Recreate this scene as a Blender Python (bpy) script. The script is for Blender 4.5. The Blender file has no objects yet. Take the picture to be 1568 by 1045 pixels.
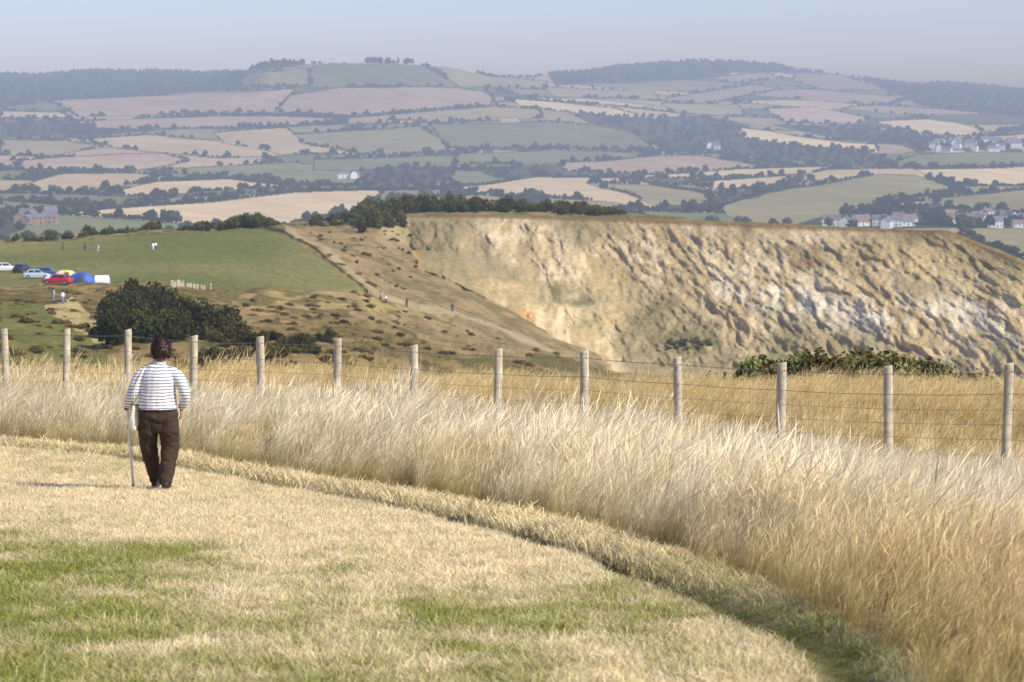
import bpy, bmesh, math, random
import numpy as np
from mathutils import Vector, Matrix, kdtree
rng = np.random.default_rng(7); random.seed(7)
scene = bpy.context.scene

# ------------------------------------------------------------------ camera and image pixel mapping
F = 4355.0; PITCH = math.atan(382.5/4355.0)
CP, SP = math.cos(PITCH), math.sin(PITCH)
def pixel_to_world(x, y, Y):
    """image pixel x,y placed at horizontal distance Y -> world X,Y,Z"""
    u = np.asarray(x, float)-784.0; v = 522.5-np.asarray(y, float)
    den = F*CP+v*SP
    return u/den*Y, Y*1.0, (-F*SP+v*CP)/den*Y
def world_to_pixel(X, Y, Z):  # world point -> image pixel x,y
    d = Y*CP-Z*SP; up = Y*SP+Z*CP
    return 784+F*X/d, 522.5-F*up/d
cam = bpy.data.cameras.new("camera"); camo = bpy.data.objects.new("camera", cam)
scene.collection.objects.link(camo); scene.camera = camo
cam.lens = 100; cam.sensor_width = 36; cam.clip_end = 40000; cam.clip_start = 0.5
camo.rotation_euler = (math.pi/2-PITCH, 0, 0)
cam.dof.use_dof = True; cam.dof.focus_distance = 33; cam.dof.aperture_fstop = 6.3

# ------------------------------------------------------------------ light
SUN_EL = math.radians(40)
sx, sy = 0.86, -0.51
w = bpy.data.worlds.new("World"); scene.world = w; w.use_nodes = True
nt = w.node_tree; bg = nt.nodes["Background"]
sky = nt.nodes.new("ShaderNodeTexSky"); sky.sky_type = 'NISHITA'; sky.sun_disc = False
sky.sun_elevation = SUN_EL; sky.sun_rotation = math.atan2(sx, sy)
sky.air_density = 1.0; sky.dust_density = 0.6; sky.ozone_density = 2.5; sky.altitude = 100
hs = nt.nodes.new("ShaderNodeHueSaturation"); hs.inputs['Saturation'].default_value = 0.8
mx = nt.nodes.new("ShaderNodeMix"); mx.data_type = 'RGBA'; mx.blend_type = 'MULTIPLY'; mx.inputs[0].default_value = 1
mx.inputs[7].default_value = (0.99, 1.05, 1.46, 1)
nt.links.new(sky.outputs[0], hs.inputs['Color']); nt.links.new(hs.outputs[0], mx.inputs[6])
nt.links.new(mx.outputs[2], bg.inputs[0]); bg.inputs[1].default_value = 0.11
sl = bpy.data.lights.new("sun", 'SUN'); sl.energy = 5.0; sl.angle = math.radians(0.5); sl.color = (1, 0.91, 0.74)
so = bpy.data.objects.new("sun", sl); scene.collection.objects.link(so)
so.rotation_euler = Vector((-sx*math.cos(SUN_EL), -sy*math.cos(SUN_EL), -math.sin(SUN_EL))).to_track_quat('-Z', 'Y').to_euler()
scene.view_settings.view_transform = 'Standard'; scene.view_settings.look = 'None'; scene.view_settings.exposure = 0

# ------------------------------------------------------------------ noise
T = rng.random((256, 256))
def vn(x, y, s=0):
    x = np.asarray(x, float)+s*37.3; y = np.asarray(y, float)+s*91.7
    xi = np.floor(x).astype(int); yi = np.floor(y).astype(int)
    fx = x-xi; fy = y-yi; fx = fx*fx*(3-2*fx); fy = fy*fy*(3-2*fy)
    a = T[xi & 255, yi & 255]; b = T[(xi+1) & 255, yi & 255]; c = T[xi & 255, (yi+1) & 255]; d = T[(xi+1) & 255, (yi+1) & 255]
    return (a*(1-fx)+b*fx)*(1-fy)+(c*(1-fx)+d*fx)*fy
def fbm(x, y, o=4, s=0, g=0.5):
    r = 0; a = 1; t = 0
    for i in range(o):
        r = r+a*vn(x*2**i, y*2**i, s+i*3); t += a; a *= g
    return r/t
def ss(a, b, x):
    t = np.clip((x-a)/(b-a), 0, 1); return t*t*(3-2*t)
def inpoly(px, py, poly):
    r = np.zeros(px.shape, bool); n = len(poly)
    for i in range(n):
        x1, y1 = poly[i]; x2, y2 = poly[(i+1) % n]
        if y1 == y2: continue
        c = ((y1 > py) != (y2 > py)) & (px < (x2-x1)*(py-y1)/(y2-y1)+x1)
        r ^= c
    return r
def seg_dist(px, py, line):
    d = np.full(px.shape, 1e9)
    for (x1, y1), (x2, y2) in zip(line[:-1], line[1:]):
        dx, dy = x2-x1, y2-y1; t = np.clip(((px-x1)*dx+(py-y1)*dy)/(dx*dx+dy*dy), 0, 1)
        d = np.minimum(d, np.hypot(px-x1-t*dx, py-y1-t*dy))
    return d

# ------------------------------------------------------------------ mesh helpers
def mesh_np(name, V, Fq, smooth=True):
    m = bpy.data.meshes.new(name); k = Fq.shape[1]
    m.vertices.add(len(V)); m.vertices.foreach_set("co", np.asarray(V, np.float32).ravel())
    m.loops.add(Fq.size); m.loops.foreach_set("vertex_index", Fq.ravel().astype(np.int32))
    m.polygons.add(len(Fq)); m.polygons.foreach_set("loop_start", (np.arange(len(Fq))*k).astype(np.int32))
    m.update(calc_edges=True)
    if smooth: m.polygons.foreach_set("use_smooth", np.ones(len(Fq), bool))
    return m
def grid_faces(nr, nc):
    i = np.arange((nr-1)*(nc-1)); r = i//(nc-1); c = i % (nc-1); a = r*nc+c
    return np.stack([a, a+1, a+nc+1, a+nc], 1)
def col_attr(m, C, name="Col"):
    a = m.attributes.new(name, 'FLOAT_COLOR', 'POINT')
    a.data.foreach_set("color", np.concatenate([C, np.ones((len(C), 1))], 1).astype(np.float32).ravel())
def add(name, m, mats=(), parent=None, loc=None):
    o = bpy.data.objects.new(name, m)
    for k in mats: m.materials.append(k)
    scene.collection.objects.link(o)
    if parent: o.parent = parent
    if loc is not None: o.location = loc
    return o

# ------------------------------------------------------------------ materials
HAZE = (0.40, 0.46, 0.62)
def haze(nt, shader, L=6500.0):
    """painted aerial perspective: emission mixed into the material by world distance from the hilltop"""
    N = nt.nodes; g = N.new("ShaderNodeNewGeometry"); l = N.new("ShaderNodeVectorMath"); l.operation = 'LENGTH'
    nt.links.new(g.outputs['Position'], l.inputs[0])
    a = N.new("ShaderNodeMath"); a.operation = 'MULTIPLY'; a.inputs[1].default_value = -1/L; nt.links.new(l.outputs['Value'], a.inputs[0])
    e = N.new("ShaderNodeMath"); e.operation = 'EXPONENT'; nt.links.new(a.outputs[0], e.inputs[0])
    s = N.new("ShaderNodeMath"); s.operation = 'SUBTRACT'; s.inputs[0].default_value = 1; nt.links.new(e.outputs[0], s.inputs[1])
    em = N.new("ShaderNodeEmission"); em.inputs[0].default_value = (*HAZE, 1)  # haze painted as a glow of the surface itself, no air volume
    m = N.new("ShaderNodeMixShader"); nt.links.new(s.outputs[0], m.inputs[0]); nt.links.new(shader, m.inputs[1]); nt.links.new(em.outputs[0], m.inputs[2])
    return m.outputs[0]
def newmat(name):
    m = bpy.data.materials.new(name); m.use_nodes = True; n = m.node_tree; n.nodes.clear(); m.cycles.emission_sampling = "NONE"
    return m, n, n.nodes.new("ShaderNodeOutputMaterial")
def terrain_mat(name, scale, amt, bump, hz=True):
    m, n, out = newmat(name); N = n.nodes
    at = N.new("ShaderNodeAttribute"); at.attribute_name = "Col"
    tc = N.new("ShaderNodeNewGeometry")
    no = N.new("ShaderNodeTexNoise"); no.inputs['Scale'].default_value = scale; no.inputs['Detail'].default_value = 6; no.inputs['Roughness'].default_value = 0.65
    n.links.new(tc.outputs['Position'], no.inputs['Vector'])
    mr = N.new("ShaderNodeMapRange"); mr.inputs[1].default_value = 0.3; mr.inputs[2].default_value = 0.7; mr.inputs[3].default_value = 1-amt; mr.inputs[4].default_value = 1+amt
    n.links.new(no.outputs[0], mr.inputs[0])
    vm = N.new("ShaderNodeVectorMath"); vm.operation = 'SCALE'; n.links.new(at.outputs['Color'], vm.inputs[0]); n.links.new(mr.outputs[0], vm.inputs['Scale'])
    d = N.new("ShaderNodeBsdfDiffuse"); n.links.new(vm.outputs[0], d.inputs[0])
    if bump:
        b = N.new("ShaderNodeBump"); b.inputs['Distance'].default_value = bump; b.inputs['Strength'].default_value = 1
        n.links.new(no.outputs[0], b.inputs['Height']); n.links.new(b.outputs[0], d.inputs['Normal'])
    o = d.outputs[0]
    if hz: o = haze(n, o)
    n.links.new(o, out.inputs[0]); return m
def foliage_mat(name, var=0.5, hz=True, trans=0.25):
    m, n, out = newmat(name); N = n.nodes
    oi = N.new("ShaderNodeObjectInfo"); at = N.new("ShaderNodeAttribute"); at.attribute_name = "shade"
    mr = N.new("ShaderNodeMapRange"); mr.inputs[3].default_value = 1-var; mr.inputs[4].default_value = 1+var
    n.links.new(oi.outputs['Random'], mr.inputs[0])
    v1 = N.new("ShaderNodeVectorMath"); v1.operation = 'SCALE'; n.links.new(at.outputs['Color'], v1.inputs[0]); n.links.new(mr.outputs[0], v1.inputs['Scale'])
    v2 = N.new("ShaderNodeVectorMath"); v2.operation = 'MULTIPLY'; n.links.new(v1.outputs[0], v2.inputs[0])
    ti = N.new("ShaderNodeAttribute"); ti.attribute_type = 'INSTANCER'; ti.attribute_name = "tint"; n.links.new(ti.outputs['Color'], v2.inputs[1])
    d = N.new("ShaderNodeBsdfDiffuse"); t = N.new("ShaderNodeBsdfTranslucent"); mx = N.new("ShaderNodeMixShader"); mx.inputs[0].default_value = trans
    n.links.new(v2.outputs[0], d.inputs[0]); n.links.new(v2.outputs[0], t.inputs[0])
    n.links.new(d.outputs[0], mx.inputs[1]); n.links.new(t.outputs[0], mx.inputs[2])
    o = mx.outputs[0]
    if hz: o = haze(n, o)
    n.links.new(o, out.inputs[0]); return m
def simple(name, col, rough=0.7, noise=0.15, scale=20, hz=False, metal=0):
    m, n, out = newmat(name); N = n.nodes; p = N.new("ShaderNodeBsdfPrincipled")
    p.inputs['Roughness'].default_value = rough; p.inputs['Metallic'].default_value = metal
    tc = N.new("ShaderNodeTexCoord"); no = N.new("ShaderNodeTexNoise"); no.inputs['Scale'].default_value = scale; no.inputs['Detail'].default_value = 4
    n.links.new(tc.outputs['Object'], no.inputs['Vector'])
    mr = N.new("ShaderNodeMapRange"); mr.inputs[1].default_value = 0.3; mr.inputs[2].default_value = 0.7; mr.inputs[3].default_value = 1-noise; mr.inputs[4].default_value = 1+noise
    n.links.new(no.outputs[0], mr.inputs[0]); v = N.new("ShaderNodeVectorMath"); v.operation = 'SCALE'; v.inputs[0].default_value = col
    n.links.new(mr.outputs[0], v.inputs['Scale']); n.links.new(v.outputs[0], p.inputs['Base Color'])
    o = p.outputs[0]
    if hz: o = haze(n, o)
    n.links.new(o, out.inputs[0]); return m

# ------------------------------------------------------------------ scatter (geometry nodes instancing)
def scatter(name, P, R, S, I, C, coll):
    P = np.asarray(P, np.float32); n = len(P)
    m = bpy.data.meshes.new(name); m.vertices.add(n); m.vertices.foreach_set("co", P.ravel()); m.update()
    def at(nm, ty, k, d):
        a = m.attributes.new(nm, ty, 'POINT'); a.data.foreach_set(k, np.asarray(d).ravel())
    at("rot", 'FLOAT_VECTOR', "vector", np.asarray(R, np.float32)); at("scl", 'FLOAT_VECTOR', "vector", np.asarray(S, np.float32))
    at("idx", 'INT', "value", np.asarray(I, np.int32))
    at("tint", 'FLOAT_COLOR', "color", np.concatenate([C, np.ones((n, 1))], 1).astype(np.float32))
    o = add(name, m)
    g = bpy.data.node_groups.new(name+"_gn", 'GeometryNodeTree')
    g.interface.new_socket("Geometry", in_out='INPUT', socket_type='NodeSocketGeometry')
    g.interface.new_socket("Geometry", in_out='OUTPUT', socket_type='NodeSocketGeometry')
    N = g.nodes; gi = N.new("NodeGroupInput"); go = N.new("NodeGroupOutput")
    ip = N.new("GeometryNodeInstanceOnPoints"); ci = N.new("GeometryNodeCollectionInfo")
    ci.inputs['Collection'].default_value = coll; ci.inputs['Separate Children'].default_value = True; ci.inputs['Reset Children'].default_value = True
    ip.inputs['Pick Instance'].default_value = True
    def na(nm, ty):
        a = N.new("GeometryNodeInputNamedAttribute"); a.data_type = ty; a.inputs['Name'].default_value = nm; return a.outputs['Attribute']
    e = N.new("FunctionNodeEulerToRotation")
    g.links.new(gi.outputs[0], ip.inputs['Points']); g.links.new(ci.outputs[0], ip.inputs['Instance'])
    g.links.new(na("idx", 'INT'), ip.inputs['Instance Index']); g.links.new(na("rot", 'FLOAT_VECTOR'), e.inputs[0])
    g.links.new(e.outputs[0], ip.inputs['Rotation']); g.links.new(na("scl", 'FLOAT_VECTOR'), ip.inputs['Scale'])
    g.links.new(ip.outputs[0], go.inputs[0])
    md = o.modifiers.new("scatter", 'NODES'); md.node_group = g
    return o
def proto_coll(name, meshes, mats):
    c = bpy.data.collections.new(name)
    for i, m in enumerate(meshes):
        for k in mats: m.materials.append(k)
        c.objects.link(bpy.data.objects.new("%s_%02d" % (name, i), m))
    return c

def blades(n, rad, h0, h1, wid, lean, head=0.0, headw=0.0, root=(0.5, 0.55, 0.35), tip=(1.1, 1.1, 1.1), seed=0, nseg=3, wind=(0, 0), sp=0.5):
    r = np.random.default_rng(seed); V = []; Q = []; C = []
    for i in range(n):
        a = r.uniform(0, 6.283); d = rad*math.sqrt(r.random()); bx, by = d*math.cos(a), d*math.sin(a)
        h = r.uniform(h0, h1); la = r.uniform(0, 6.283); le = lean*h*r.uniform(0.3, 1.2)
        dx = math.cos(la)*le+wind[0]*h*r.uniform(.5, 1.3); dy = math.sin(la)*le+wind[1]*h
        wa = r.uniform(0, 3.14); wx, wy = math.cos(wa), math.sin(wa)
        br = r.uniform(0.75, 1.15)
        ts = list(np.linspace(0, 1, nseg+1))
        ws = [wid*(1-0.75*t) for t in ts]
        if head and r.random() < sp*1.6:
            ts = list(np.linspace(0, 1-head, nseg))+[1-head*0.7, 1-head*0.3, 1.0]
            ws = [wid*0.6]*nseg+[headw, headw*0.8, wid*0.2]
        b0 = len(V)
        for t, ww in zip(ts, ws):
            cx, cy, cz = bx+dx*t*t, by+dy*t*t, h*t-(abs(dx)+abs(dy))*0.25*t*t
            V.append((cx-wx*ww/2, cy-wy*ww/2, cz)); V.append((cx+wx*ww/2, cy+wy*ww/2, cz))
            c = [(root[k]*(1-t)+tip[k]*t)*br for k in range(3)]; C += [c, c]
        for k in range(len(ts)-1):
            q = b0+2*k; Q.append((q, q+1, q+3, q+2))
    m = mesh_np("blades", np.array(V), np.array(Q)); col_attr(m, np.array(C), "shade"); return m

def leafclump(nleaf, leaf, lobes, seed, trunk=False, hgt=1.0, spread=1.0):
    """bush / tree about 1 unit radius, base on z=0"""
    r = np.random.default_rng(seed); V = []; Q = []; C = []
    z0 = 0.45*hgt if trunk else 0.15*hgt
    L = []
    for i in range(lobes):
        a = r.uniform(0, 6.283); d = r.uniform(0, 0.62)*spread
        L.append((d*math.cos(a), d*math.sin(a), z0+r.uniform(0.05, 0.75)*hgt*(1-0.4*d), r.uniform(0.28, 0.5)))
    for i in range(nleaf):
        cx, cy, cz, cr = L[r.integers(lobes)]
        d = r.normal(size=3); d /= np.linalg.norm(d)
        rr = cr*(r.random()**0.35)*r.uniform(0.85, 1.12)
        p = np.array([cx, cy, cz])+d*rr
        if p[2] < 0.02: p[2] = abs(p[2])*0.5+0.02
        nn = d+r.normal(size=3)*0.7; nn /= np.linalg.norm(nn)
        t = np.cross(nn, r.normal(size=3)); t /= np.linalg.norm(t); b = np.cross(nn, t)
        s = leaf*r.uniform(0.6, 1.4); q = len(V)
        for (u, v) in ((-1, -.7), (1, -.7), (.8, .8), (-.8, .8)): V.append(p+(t*u+b*v)*s*0.5)
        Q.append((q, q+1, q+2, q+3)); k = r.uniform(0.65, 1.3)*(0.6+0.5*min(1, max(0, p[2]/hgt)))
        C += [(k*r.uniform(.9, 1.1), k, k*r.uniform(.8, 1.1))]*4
    if trunk:
        limbs = [((0, 0, 0), (0.02, 0, z0+0.4*hgt), 0.055)]+[((0, 0, z0*0.7), (l[0], l[1], l[2]), 0.028) for l in L[:5]]
        for a, b, rad in limbs:
            a = np.array(a); b = np.array(b); q = len(V)
            for k in range(5):
                an = k*1.2566; V.append(a+np.array([math.cos(an), math.sin(an), 0])*rad); V.append(b+np.array([math.cos(an), math.sin(an), 0])*rad*0.4)
            for k in range(5):
                k2 = (k+1) % 5; Q.append((q+2*k, q+2*k2, q+2*k2+1, q+2*k+1))
            C += [(0.9, 0.7, 0.7)]*10
    m = mesh_np("leafclump", np.array(V), np.array(Q), False); col_attr(m, np.array(C), "shade"); return m

# ================================================================== NEAR HILLSIDE
prof = np.array([(-40, 1.88), (0, -1.6), (33, -4.47), (44, -4.98), (52, -5.5), (56, -6.0), (62, -8), (75, -14), (100, -26), (140, -42), (170, -52), (230, -60)])
_ys = np.arange(-40, 230, 0.25); _zs = np.interp(_ys, prof[:, 0], prof[:, 1])
_k = np.ones(13)/13; _zp = np.pad(_zs, 6, mode='edge'); _zs2 = np.convolve(_zp, _k, 'valid'); _zs2[:8] = _zs[:8]
def gz0(Y): return np.interp(Y, _ys, _zs2)
foot_px = [(-700, 640), (-300, 655), (0, 675), (270, 697), (500, 733), (700, 770), (850, 803), (970, 835), (1080, 868), (1180, 905), (1290, 962), (1375, 1010), (1400, 1045)]
def ground_at(x, y):
    Ys = np.arange(8, 60, 0.02); X, _, Z = pixel_to_world(x, y, Ys); d = Z-gz0(Ys); i = np.argmax(d < 0)
    return X[i], Ys[i]
foot = [ground_at(*p) for p in foot_px]
fY = np.array([p[1] for p in foot])[::-1]; fX = np.array([p[0] for p in foot])[::-1]
fY = np.concatenate([[-40, 6], fY]); fX = np.concatenate([[1.2, 1.75], fX])
_o = np.argsort(fY); fY = fY[_o]; fX = fX[_o]
def edge_d(X, Y):
    """signed distance from the foot of the long grass, + inside"""
    xb = np.interp(Y, fY, fX)+0.22*(fbm(Y*0.9, Y*0+3.3, 3, 5)-0.5)
    sl = (np.interp(Y+0.7, fY, fX)-np.interp(Y-0.7, fY, fX))/1.4
    return (X-xb)/np.sqrt(1+sl*sl)
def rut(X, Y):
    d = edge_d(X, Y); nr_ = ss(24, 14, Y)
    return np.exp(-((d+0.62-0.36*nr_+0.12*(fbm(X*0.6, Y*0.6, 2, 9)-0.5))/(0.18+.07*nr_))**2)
def gz(X, Y):
    X = np.asarray(X, float); Y = np.asarray(Y, float)
    z = gz0(Y)+0.10*(fbm(X*0.15, Y*0.15, 3, 2)-0.5)*np.clip(Y/12, 0, 1)+0.03*(fbm(X*1.3, Y*1.3, 3, 4)-0.5)
    return z-0.10*rut(X, Y)
def greenness(X, Y):
    g = 0.66*ss(1.2, -2.8, X+0.28*(Y-15))*ss(27, 15, Y)+0.22*ss(28, 14, Y)
    n = fbm(X*0.8, Y*0.4, 4, 11); n2 = fbm(X*3.0, Y*1.6, 3, 15); n3 = fbm(X*7.0, Y*4, 2, 17)
    return np.clip(g+((n-0.5)*2.0+(n2-0.5)*1.4+(n3-.5)*.9)*(.30+.70*ss(0, .3, g)), 0, 1)

xs = np.concatenate([np.arange(-70, -9, 1.0), np.arange(-9, 9, 0.055), np.arange(9, 71, 1.0)])
ysr = np.concatenate([np.arange(-35, 10, 1.0), np.arange(10, 45, 0.08), np.arange(45, 70, 0.5), np.arange(70, 226, 3)])
GX, GY = np.meshgrid(xs, ysr); GZ = gz(GX, GY)
V = np.stack([GX, GY, GZ], -1).reshape(-1, 3)
m = mesh_np("hillside", V, grid_faces(len(ysr), len(xs)))
d = edge_d(GX, GY).ravel(); g = greenness(GX, GY).ravel()[:, None]; rr = rut(GX, GY).ravel()[:, None]
straw = np.array([0.74, 0.60, 0.37]); grn = np.array([0.20, 0.22, 0.055]); soil = np.array([0.20, 0.16, 0.07])
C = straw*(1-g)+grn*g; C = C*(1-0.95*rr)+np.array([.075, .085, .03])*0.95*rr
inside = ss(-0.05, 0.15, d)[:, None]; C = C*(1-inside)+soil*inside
C *= (0.8+0.4*fbm(GX.ravel()*5, GY.ravel()*5, 3, 20))[:, None]
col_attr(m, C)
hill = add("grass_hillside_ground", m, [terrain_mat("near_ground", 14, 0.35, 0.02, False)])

# short mown grass
lawn_mat = foliage_mat("short_grass", 0.3, False, 0.3)
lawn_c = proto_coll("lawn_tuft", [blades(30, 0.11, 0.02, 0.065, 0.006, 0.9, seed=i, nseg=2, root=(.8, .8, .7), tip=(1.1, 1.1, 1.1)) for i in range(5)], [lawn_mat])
def lawn_points(n, x0, x1, y0, y1):
    X = rng.uniform(x0, x1, n); Y = rng.uniform(y0, y1, n); return X, Y
Xa, Ya = lawn_points(46000, -6.0, 3.2, 10.5, 27); Xb, Yb = lawn_points(24000, -9.5, 0.8, 27, 41)
X = np.concatenate([Xa, Xb]); Y = np.concatenate([Ya, Yb]); d = edge_d(X, Y)
k = (d < 0.1) & (rng.random(len(X)) > 0.75*ss(.35, .8, rut(X, Y))*ss(15, 20, Y)); X, Y, d = X[k], Y[k], d[k]; r_ = rut(X, Y); n = len(X); g = greenness(X, Y)[:, None]
k2 = rng.random((n, 1)); straw = np.array([1.0, 0.90, 0.68]); straw2 = np.array([0.92, 0.74, 0.46]); grn = np.array([0.36, 0.38, 0.085])
g = np.clip(g+rng.normal(0, 0.16, (n, 1)), 0, 1)
C = (straw*k2+straw2*(1-k2))*(1-g)+grn*g
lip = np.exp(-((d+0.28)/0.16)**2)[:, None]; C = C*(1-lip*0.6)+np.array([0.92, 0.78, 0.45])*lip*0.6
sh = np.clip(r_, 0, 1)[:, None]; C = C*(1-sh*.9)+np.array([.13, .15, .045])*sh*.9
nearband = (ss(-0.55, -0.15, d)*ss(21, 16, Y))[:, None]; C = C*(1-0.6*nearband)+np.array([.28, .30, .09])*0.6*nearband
sc = rng.uniform(0.6, 1.25, n)*(1+1.0*lip[:, 0]*ss(17, 21, Y)-0.7*r_)
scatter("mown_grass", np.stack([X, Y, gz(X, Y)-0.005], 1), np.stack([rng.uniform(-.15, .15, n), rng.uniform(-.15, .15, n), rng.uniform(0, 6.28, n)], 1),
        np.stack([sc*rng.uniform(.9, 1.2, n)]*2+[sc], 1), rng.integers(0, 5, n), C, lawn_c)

# long dry grass
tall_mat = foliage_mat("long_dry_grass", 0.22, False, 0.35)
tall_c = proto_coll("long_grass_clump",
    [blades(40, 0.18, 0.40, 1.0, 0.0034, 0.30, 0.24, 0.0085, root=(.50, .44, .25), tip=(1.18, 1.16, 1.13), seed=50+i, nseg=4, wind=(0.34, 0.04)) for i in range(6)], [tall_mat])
Yt = []; Xt = []
for (n_, x0, x1, y0, y1) in ((9500, -1.0, 7, 10, 33), (14000, -14, 10, 30, 57)):
    Yt.append(rng.uniform(y0, y1, n_)); Xt.append(rng.uniform(x0, x1, n_))
X = np.concatenate(Xt); Y = np.concatenate(Yt); d = edge_d(X, Y)
k = (d > -0.02+0.1*rng.random(len(X))) & (np.abs(X) < 0.19*Y+2.2); X, Y, d = X[k], Y[k], d[k]; n = len(X)
fenceY = 32*(1+.038*((5.59-X)/1.159)); beh = ss(-0.5, 1.5, Y-fenceY)
pn = fbm(X*0.35, Y*0.35, 3, 31); pn2 = fbm(X*1.1, Y*1.1, 3, 35)
ed = ss(0.9, 0.0, d)
hs_ = (0.80+0.9*(pn2-0.5)+0.5*(pn-0.5))*(1-0.45*ed)*(1-0.42*beh)*(rng.uniform(.62, 1.08, n)+.22*(rng.random(n) < .15))
rightlow = ss(1.0, 4.5, X)*(1-beh)
hs_ *= 1-0.38*rightlow-.14*ss(3, 5, X)*(1-beh)-0.1*ss(22, 14, Y)
hs_ *= 1-0.16*ss(-1, -5, X)*(1-beh)+.5*ss(-1, -6, X)*beh
blond = np.array([1.0, 0.91, 0.68]); gold = np.array([0.94, 0.74, 0.40]); brown = np.array([0.74, 0.54, 0.25]); oliv = np.array([.42, .38, .13])
wb = ss(0.36, 0.60, pn*0.5+pn2*0.5+0.09)[:, None]
C = gold*(1-wb)+blond*wb
b_ = (beh*0.85)[:, None]; C = C*(1-b_)+np.array([0.88, 0.67, 0.31])*b_
nr = (ss(23, 16, Y)*0.70)[:, None]; C = C*(1-nr)+brown*1.1*nr
e_ = (ed*0.6*(rng.random(n)))[:, None]; C = C*(1-e_)+oliv*e_
ol2 = ((rng.random(n) < .16)*rng.uniform(.3, .8, n)*(1-beh))[:, None]; C = C*(1-ol2)+np.array([.50, .44, .17])*ol2
scatter("long_dry_grass", np.stack([X, Y, gz(X, Y)-0.01], 1), np.stack([rng.uniform(-.1, .1, n), rng.uniform(-.05, .2, n), rng.normal(0, .75, n)], 1),
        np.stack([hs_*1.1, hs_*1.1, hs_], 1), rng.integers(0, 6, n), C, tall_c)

# ------------------------------------------------------------------ fence
wood = simple("weathered_wood", (0.52, 0.46, 0.33), 0.85, 0.35, 9)
wirem = simple("galvanised_wire", (0.30, 0.29, 0.27), 0.5, 0.2, 40, metal=0.6)
fence = bpy.data.objects.new("wire_fence", None); scene.collection.objects.link(fence)
tops = []
for n_ in range(-5, 17):
    Yp = 32*(1+.038*n_); Xp = 5.59-1.159*n_; zb = float(gz(Xp, Yp)); h = 1.27+random.uniform(-.03, .04); r0 = random.uniform(.054, .064)
    bm = bmesh.new(); lx, ly = random.uniform(-.04, .04), random.uniform(-.03, .03); rings = []
    for k, (t, q) in enumerate([(-.3, 1.05), (0, 1.04), (.4, 1.0), (.75, 1.0), (.985, .97), (1.0, .86)]):
        ring = []
        for j in range(12):
            a = j*math.pi/6; w_ = 1+0.06*math.sin(3*a+k+n_)
            ring.append(bm.verts.new((lx*t+r0*q*w_*math.cos(a), ly*t+r0*q*w_*math.sin(a), h*t+(0.012*math.cos(a) if t > .9 else 0))))
        rings.append(ring)
    for a, b in zip(rings[:-1], rings[1:]):
        for j in range(12): bm.faces.new((a[j], a[(j+1) % 12], b[(j+1) % 12], b[j]))
    bm.faces.new(rings[-1]); bm.faces.new(rings[0][::-1])
    me = bpy.data.meshes.new("post"); bm.to_mesh(me); bm.free()
    me.polygons.foreach_set('use_smooth', [len(p_.vertices) == 4 for p_ in me.polygons])
    add("post", me, [wood], fence, (Xp, Yp, zb)); tops.append((Xp, Yp, zb, h, lx, ly))
def tube_curve(name, pts, rad, mat, parent):
    cu = bpy.data.curves.new(name, 'CURVE'); cu.dimensions = '3D'; cu.bevel_depth = rad; cu.bevel_resolution = 1
    s = cu.splines.new('POLY'); s.points.add(len(pts)-1)
    for p, q in zip(s.points, pts): p.co = (*q, 1)
    cu.materials.append(mat); o = bpy.data.objects.new(name, cu); scene.collection.objects.link(o); o.parent = parent; return o
for fr in (0.93, 0.74, 0.60, 0.47, 0.34, 0.2):
    pts = []
    for a, b in zip(tops[:-1], tops[1:]):
        for k in range(6):
            t = k/6; z = (a[2]+a[3]*fr)*(1-t)+(b[2]+b[3]*fr)*t-0.05*t*(1-t)*(1 if fr > .7 else .4)
            pts.append((a[0]*(1-t)+b[0]*t+a[4]*fr, a[1]*(1-t)+b[1]*t-.062, z))
    tube_curve("wire", pts, 0.0036 if fr > .7 else 0.0024, wirem, fence)
    if fr > .9:
        P = np.array(pts); BV = []; BQ = []
        for a, b in zip(P[:-1], P[1:]):
            for t in (0.15, 0.5, 0.85):
                c = a*(1-t)+b*t
                for dd in ((.5, 0, .8), (.3, .6, -.7)):
                    dd = np.array(dd)*0.022; q = len(BV); o_ = np.array([.0022, 0, .0022])
                    BV += [c-dd-o_, c-dd+o_, c+dd+o_, c+dd-o_]; BQ.append((q, q+1, q+2, q+3))
        add("barbs", mesh_np("barbs", np.array(BV), np.array(BQ)), [wirem], fence)
# netting verticals
NV = []; NQ = []
for a, b in zip(tops[:-1], tops[1:]):
    for k in range(1, 10):
        t = k/10; x = a[0]*(1-t)+b[0]*t; y = a[1]*(1-t)+b[1]*t-.064; z0 = (a[2]*(1-t)+b[2]*t); q = len(NV)
        NV += [(x-.001, y, z0+.05), (x+.001, y, z0+.05), (x+.001, y, z0+.74), (x-.001, y, z0+.74)]; NQ.append((q, q+1, q+2, q+3))
add("netting", mesh_np("netting", np.array(NV), np.array(NQ)), [wirem], fence)

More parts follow.
